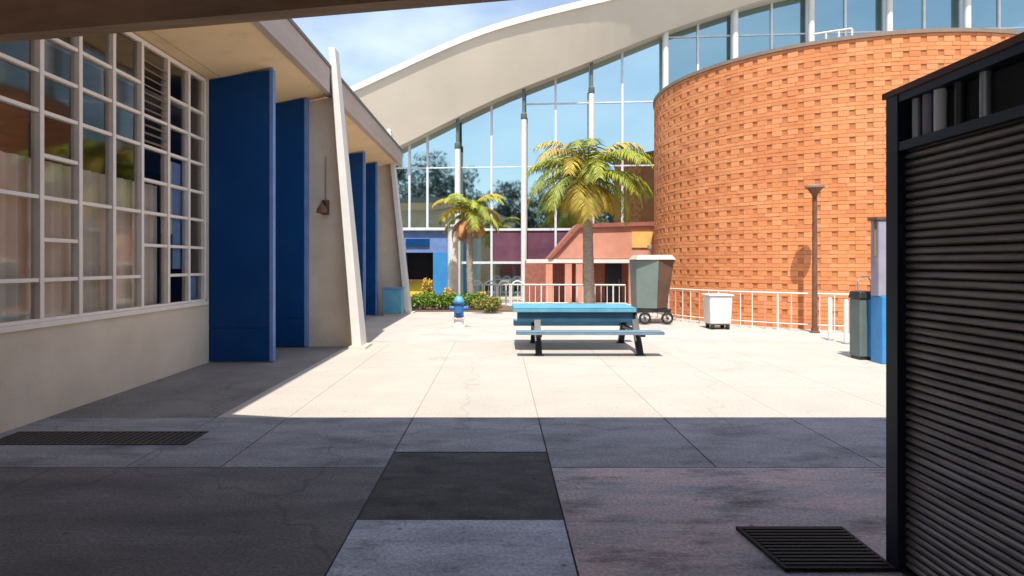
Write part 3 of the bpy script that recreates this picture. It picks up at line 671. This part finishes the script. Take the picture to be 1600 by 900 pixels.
for sx in (-.28, .30):
    wv = []
    for k in range(25):
        a = 2 * math.pi * k / 24; wv.append((cx + sx + .13 * math.cos(a), cy - .46, .165 + .13 * math.sin(a)))
    wh = MB().tube(wv, .032, 8, cap=False).build('wheel', 'rubber', ct, smooth=True)
    sp = MB()
    for k in range(8):
        a = math.pi * k / 4; sp.tube([(cx + sx, cy - .46, .165), (cx + sx + .12 * math.cos(a), cy - .46, .165 + .12 * math.sin(a))], .012, 5)
    sp.build('spokes', 'steel', wh); MB().tube([(cx + sx, cy - .50, .165), (cx + sx, cy - .42, .165)], .035, 10).build('hub', 'blacksteel', wh)
    MB().tube([(cx + sx, cy - .42, .165), (cx + sx, cy - .30, .32)], .015, 6).build('fork', 'blacksteel', ct)

# ------------------------------------------------------------------ palms
def frond(mb, base, az, el, length, droop, nl=26, lw=.026, ll=.42, seed=0):
    rnd = random.Random(seed)
    pos = Vector(base); seg = 12; step = length / seg; e = el; pts = [pos.copy()]
    for k in range(seg):
        d = Vector((math.cos(az) * math.cos(e), math.sin(az) * math.cos(e), math.sin(e)))
        pos = pos + d * step; pts.append(pos.copy()); e -= droop / seg * (0.6 + k / seg)
    mb.tube(pts, [.022 * (1 - .85 * k / seg) + .003 for k in range(seg + 1)], 4)
    for k in range(nl):
        t = .14 + .84 * k / (nl - 1); i = min(int(t * seg), seg - 1); f = t * seg - i
        p0 = pts[i].lerp(pts[i + 1], f); tan = (pts[i + 1] - pts[i]).normalized()
        side = tan.cross(Vector((0, 0, 1))); side.normalize() if side.length > 1e-4 else None
        l_ = ll * (math.sin(math.pi * (t * .82 + .14)) ** .6) * rnd.uniform(.65, 1.15)
        for s_ in (-1, 1):
            d = (side * s_ * .85 + tan * .55 + Vector((0, 0, rnd.uniform(-.45, -.05)))).normalized()
            q1 = p0 + d * l_ * .55; q2 = p0 + d * l_ + Vector((0, 0, -.28 * l_))
            wv = tan * lw
            mb.face([p0 - wv * .6, p0 + wv * .6, q1 + wv, q1 - wv]); mb.face([q1 - wv, q1 + wv, q2])
def palm(px, Y, zc, r, lab, name_seed, dead, trunk_r, nf):
    c = at(px, 400, Y); x, y = c.x, c.y
    t = thing('palm_tree', (x, y, 0), lab, 'palm tree', 'palm trees in front of the glass hall')
    lean = .12
    prof = []; pts = []
    for k in range(22):
        z = (zc - .15) * k / 21; pts.append((x + lean * (1 - k / 21) ** 2 * .6, y, z)); prof.append(trunk_r * (1.28 - .35 * k / 21) * (1.06 if k % 2 else .97))
    MB().tube(pts, prof, 14).build('trunk', 'bark', t, smooth=True)
    rnd = random.Random(name_seed)
    for k in range(nf):
        az = k * 2.39996 + rnd.uniform(-.35, .35); e = 1.25 - 1.25 * (k / nf) + rnd.uniform(-.2, .2)
        q = MB(); frond(q, (x, y, zc), az, e, r * rnd.uniform(.95, 1.15), 1.9 + rnd.uniform(-.2, .3), 36, .023, r * .26, k + name_seed)
        q.build('frond', 'frond' if k % 4 else 'frond2', t)
    for k in range(dead):
        az = k * 2.39996 + .7; q = MB(); frond(q, (x, y, zc - .12), az, -.2 + rnd.uniform(-.3, .1), r * rnd.uniform(.55, .8), 1.5, 30, .02, r * .2, k + 90)
        q.build('dry_frond', 'dry' if name_seed > 40 else 'frond2', t)
    for k in range(9):
        a = k * .7; MB().tube([(x + math.cos(a) * .05, y + math.sin(a) * .05, zc - .5), (x + math.cos(a) * .20, y + math.sin(a) * .20, zc - .2), (x + math.cos(a) * .30, y + math.sin(a) * .30, zc + .1)], [.07, .05, .02], 6).build('leaf_base', 'frond2', t)
    return t
p1 = palm(918, 19.3, 4.15, 2.15, 'taller palm with full olive green crown overlapping the edge of the brick drum', 3, 14, .14, 40)
p2 = palm(733, 22.2, 3.3, 1.45, 'shorter palm with orange drooping dry fronds, left of the picnic table', 50, 12, .10, 18)

# ------------------------------------------------------------------ planting
def leafmass(mb, n, cen, size, lw, rnd):
    for _ in range(n):
        while True:
            u = Vector((rnd.uniform(-1, 1), rnd.uniform(-1, 1), rnd.uniform(-1, 1)))
            if u.length < 1: break
        q = Vector(cen) + Vector((u.x * size[0], u.y * size[1], u.z * size[2]))
        a = Vector((rnd.gauss(0, 1), rnd.gauss(0, 1), rnd.gauss(0, 1))).normalized(); b_ = a.cross(Vector((rnd.gauss(0, 1), rnd.gauss(0, 1), rnd.gauss(0, 1)))).normalized()
        s = lw * rnd.uniform(.6, 1.3)
        mb.face([q - a * s, q + b_ * s * .5, q + a * s, q - b_ * s * .5])
rnd = random.Random(4)
hg = at(710, 480, 21.3)
he = thing('clipped_hedge', (hg.x, hg.y, 0), 'low clipped bright green hedge behind the blue hydrant', 'hedge')
q = MB()
for k in range(16): leafmass(q, 260, (hg.x - 1.3 + k * .15, 21.3, .34 + rnd.uniform(-.03, .03)), (.22, .3, .26), .05, rnd)
q.build('foliage', 'leaf', he)
q = MB()
for k in range(5): q.tube([(hg.x - 1.2 + k * .55, 21.3, 0), (hg.x - 1.2 + k * .55, 21.3, .35)], .02, 5)
q.build('stem', 'bark', he)
ob = at(760, 485, 20.4)
o2 = thing('round_shrub', (ob.x, ob.y, 0), 'small rounded olive green shrub right of the hydrant', 'shrub')
q = MB()
for k in range(9): leafmass(q, 240, (ob.x + rnd.uniform(-.28, .28), ob.y + rnd.uniform(-.2, .2), .26 + rnd.uniform(-.06, .1)), (.24, .24, .2), .045, rnd)
q.build('foliage', 'leaf2', o2)
MB().tube([(ob.x, ob.y, 0), (ob.x, ob.y, .3)], .025, 6).build('stem', 'bark', o2)
for i, (px, Yg, h, lab) in enumerate(((668, 22.6, 1.05, 'tall yellow flowering plant behind the left end of the hedge'), (700, 22.4, .72, 'short golden flowering plant behind the middle of the hedge'), (752, 21.6, .62, 'golden flowering plant behind the round olive shrub'))):
    c = at(px, 400, Yg); f = thing('flowering_plant', (c.x, c.y, 0), lab, 'plant', 'yellow flowering plants by the hedge')
    q = MB(); leafmass(q, 260, (c.x, c.y, h * .5), (.26, .22, h * .42), .05, rnd); q.build('foliage', 'leaf2', f)
    q = MB(); leafmass(q, 170, (c.x, c.y, h * .78), (.22, .2, h * .26), .045, rnd); q.build('flowers', 'gold', f)
    MB().tube([(c.x, c.y, 0), (c.x, c.y, h * .7)], .02, 5).build('stem', 'bark', f)
tag(MB().box(hg.x - 1.6, hg.x + 2.0, 20.9, 23.1, -.0001, .05).build('planting_bed', 'soil'), kind='structure')

# bike rack: white hoops
br = at(770, 470, 20.2)
bk = thing('bike_rack', (br.x, 23.4, 0), 'white hoop bike rack between the shorter palm and the picnic table', 'bike rack')
for k, cxk in enumerate((-.95, -.45, .05, .55)):
    X = br.x + cxk + .1
    pts = [(X, 23.4, .02)] + [(X + .22 - .22 * math.cos(a), 23.4, .70 + .24 * math.sin(a)) for a in [math.pi * j / 10 for j in range(11)]] + [(X + .44, 23.4, .02)]
    MB().tube(pts, .03, 8).build('hoop', 'whitem', bk, smooth=True)
MB().box(br.x - .95, br.x + 1.2, 23.34, 23.46, .0, .019).build('base_bar', 'steel', bk)

# ------------------------------------------------------------------ blue entrance kiosk
KY = 24.3
a = at(634, 356, KY); b_ = at(702, 460, KY)
ks = thing('blue_kiosk', ((a.x + b_.x) / 2, KY, 0), 'bright blue kiosk with white roof edge beside the far buttress', 'kiosk')
zt = a.z
MB().box(a.x - .3, b_.x, KY - .1, KY + 1.6, zt - .11, zt).build('roof', 'white', ks, bevel=.02)
MB().box(a.x - .25, b_.x - .04, KY + .05, KY + 1.5, 2.0, zt - .111).build('header', 'blue_edge', ks)
MB().box(a.x, a.x + .9, KY - .02, KY + .048, 2.25, 2.52).build('sign_board', 'blue', ks)
MB().box(b_.x - .62, b_.x - .04, KY + .05, KY + 1.5, 0, 1.999).build('side_wall', 'binblue', ks)
MB().box(a.x - .25, a.x - .05, KY + .05, KY + 1.5, 0, 1.999).build('side_wall', 'binblue', ks)
MB().box(a.x - .049, b_.x - .621, KY + .9, KY + .95, 0, 1.999).build('back_panel', 'dark', ks)
MB().box(a.x - .049, b_.x - .621, KY + .1, KY + .5, .9, .96).build('counter', 'rust', ks)
MB().box(a.x - .049, b_.x - .621, KY + .3, KY + .34, 0, .899).build('counter_front', 'yellow', ks)
pk = at(708, 400, 23.9)
pc = thing('pale_column', (pk.x, pk.y, 0), 'pale pinkish round column right of the blue kiosk', 'column')
MB().lathe(pk.x, pk.y, [(.26, 0), (.26, .08), (.20, .1), (.20, 2.95)], 20).build('shaft', 'white', pc, smooth=True)
MB().box(pk.x - .26, pk.x + .26, pk.y - .26, pk.y + .26, 2.951, 3.03).build('capital', 'whitem', pc)

# ------------------------------------------------------------------ salmon annex: a reflection in the hall glass, built as a solid shape
SY = 25.0
an = thing('mirrored_annex', (4, SY, 0), 'salmon shape of a gabled building mirrored in the hall glass, behind the taller palm', 'building')
def sp_(px, py, Y=SY): return at(px, py, Y)
fr = [sp_(862, 404), sp_(1040, 404), sp_(1040, 352), sp_(905, 356)]
MB().prism(fr, (0, 1.4, 0)).build('mirrored_gable', 'salmon', an)
rl = [sp_(856, 404), sp_(862, 404), sp_(905, 356), sp_(1040, 352), sp_(1040, 346), sp_(902, 350)]
MB().prism([(p_.x, SY - .12, p_.z) for p_ in rl], (0, 1.6, 0)).build('mirrored_roof_edge', 'redbrick', an)
x_l = sp_(822, 400).x; x_r = sp_(1045, 400).x
MB().box(x_l, x_r, SY - .06, SY + .1, sp_(0, 411).z, sp_(0, 405).z).build('lintel', 'white', an)
MB().box(x_l, x_r, SY + 1.0, SY + 1.15, 0, 1.7).build('rear_wall', 'redbrick', an)
for px in (858, 888, 905, 988):
    xx = sp_(px, 400).x; MB().box(xx - .13, xx + .13, SY - .04, SY + .2, 0, sp_(0, 411).z - .001).build('post', 'salmon', an)
d = MB().box(sp_(952, 0).x, sp_(978, 0).x, SY + .93, SY + .98, 0, 1.62).build('door', 'navy', an); MB().tube([(sp_(974, 0).x, SY + .9, .8), (sp_(974, 0).x, SY + .9, .95)], .015, 6).build('handle', 'steel', d)
MB().box(sp_(987, 0).x, sp_(1019, 0).x, SY - .05, SY - .002, sp_(0, 387).z, sp_(0, 362).z).build('sign_board', 'hose', an)

# ------------------------------------------------------------------ trees behind us, which the hall glass mirrors
def tree(x, y, h, r, lab, seed):
    rd = random.Random(seed)
    t = thing('broadleaf_tree', (x, y, 0), lab, 'tree', 'trees across from the glass hall')
    q = MB(); q.tube([(x, y, 0), (x + .1, y, h * .3), (x, y, h * .6)], [.3, .22, .12], 8)
    for k in range(5):
        a = k * 1.3; q.tube([(x, y, h * .4), (x + math.cos(a) * r * .5, y + math.sin(a) * r * .5, h * .68)], [.12, .05], 6)
    q.build('trunk', 'bark', t)
    q = MB()
    for k in range(34):
        a = rd.uniform(0, 6.28); rr = r * rd.random() ** .5 * .85; zz = h * rd.uniform(.25, .92)
        leafmass(q, 150, (x + rr * math.cos(a), y + rr * math.sin(a), zz), (r * .36, r * .36, h * .11), .26, rd)
    q.build('crown', 'treeleaf', t)
for i, (x, y, h, r, lab) in enumerate(((-34, -34, 17, 5, 'tallest dark tree at the left of the mirrored tree line'), (-27, -30, 15, 4.5, 'tall dark tree second from the left in the mirrored tree line'), (-21, -33, 13, 4, 'dark spreading tree behind the covered walk, left of centre'),
        (-15, -30, 11.0, 3.4, 'medium dark tree with narrow crown behind the covered walk'), (-9, -32, 9.5, 3.6, 'low dark tree behind the middle of the covered walk'), (-3, -30, 8.8, 3.2, 'lowest rounded tree behind the covered walk'),
        (3, -33, 9.4, 3.5, 'dark tree behind the right part of the covered walk'), (9, -30, 8.9, 3.4, 'second last dark tree on the right of the mirrored tree line'), (16, -32, 10, 4, 'rightmost tree of the mirrored tree line'))):
    tree(x, y, h * 1.3, r * 1.25, lab, 100 + i)
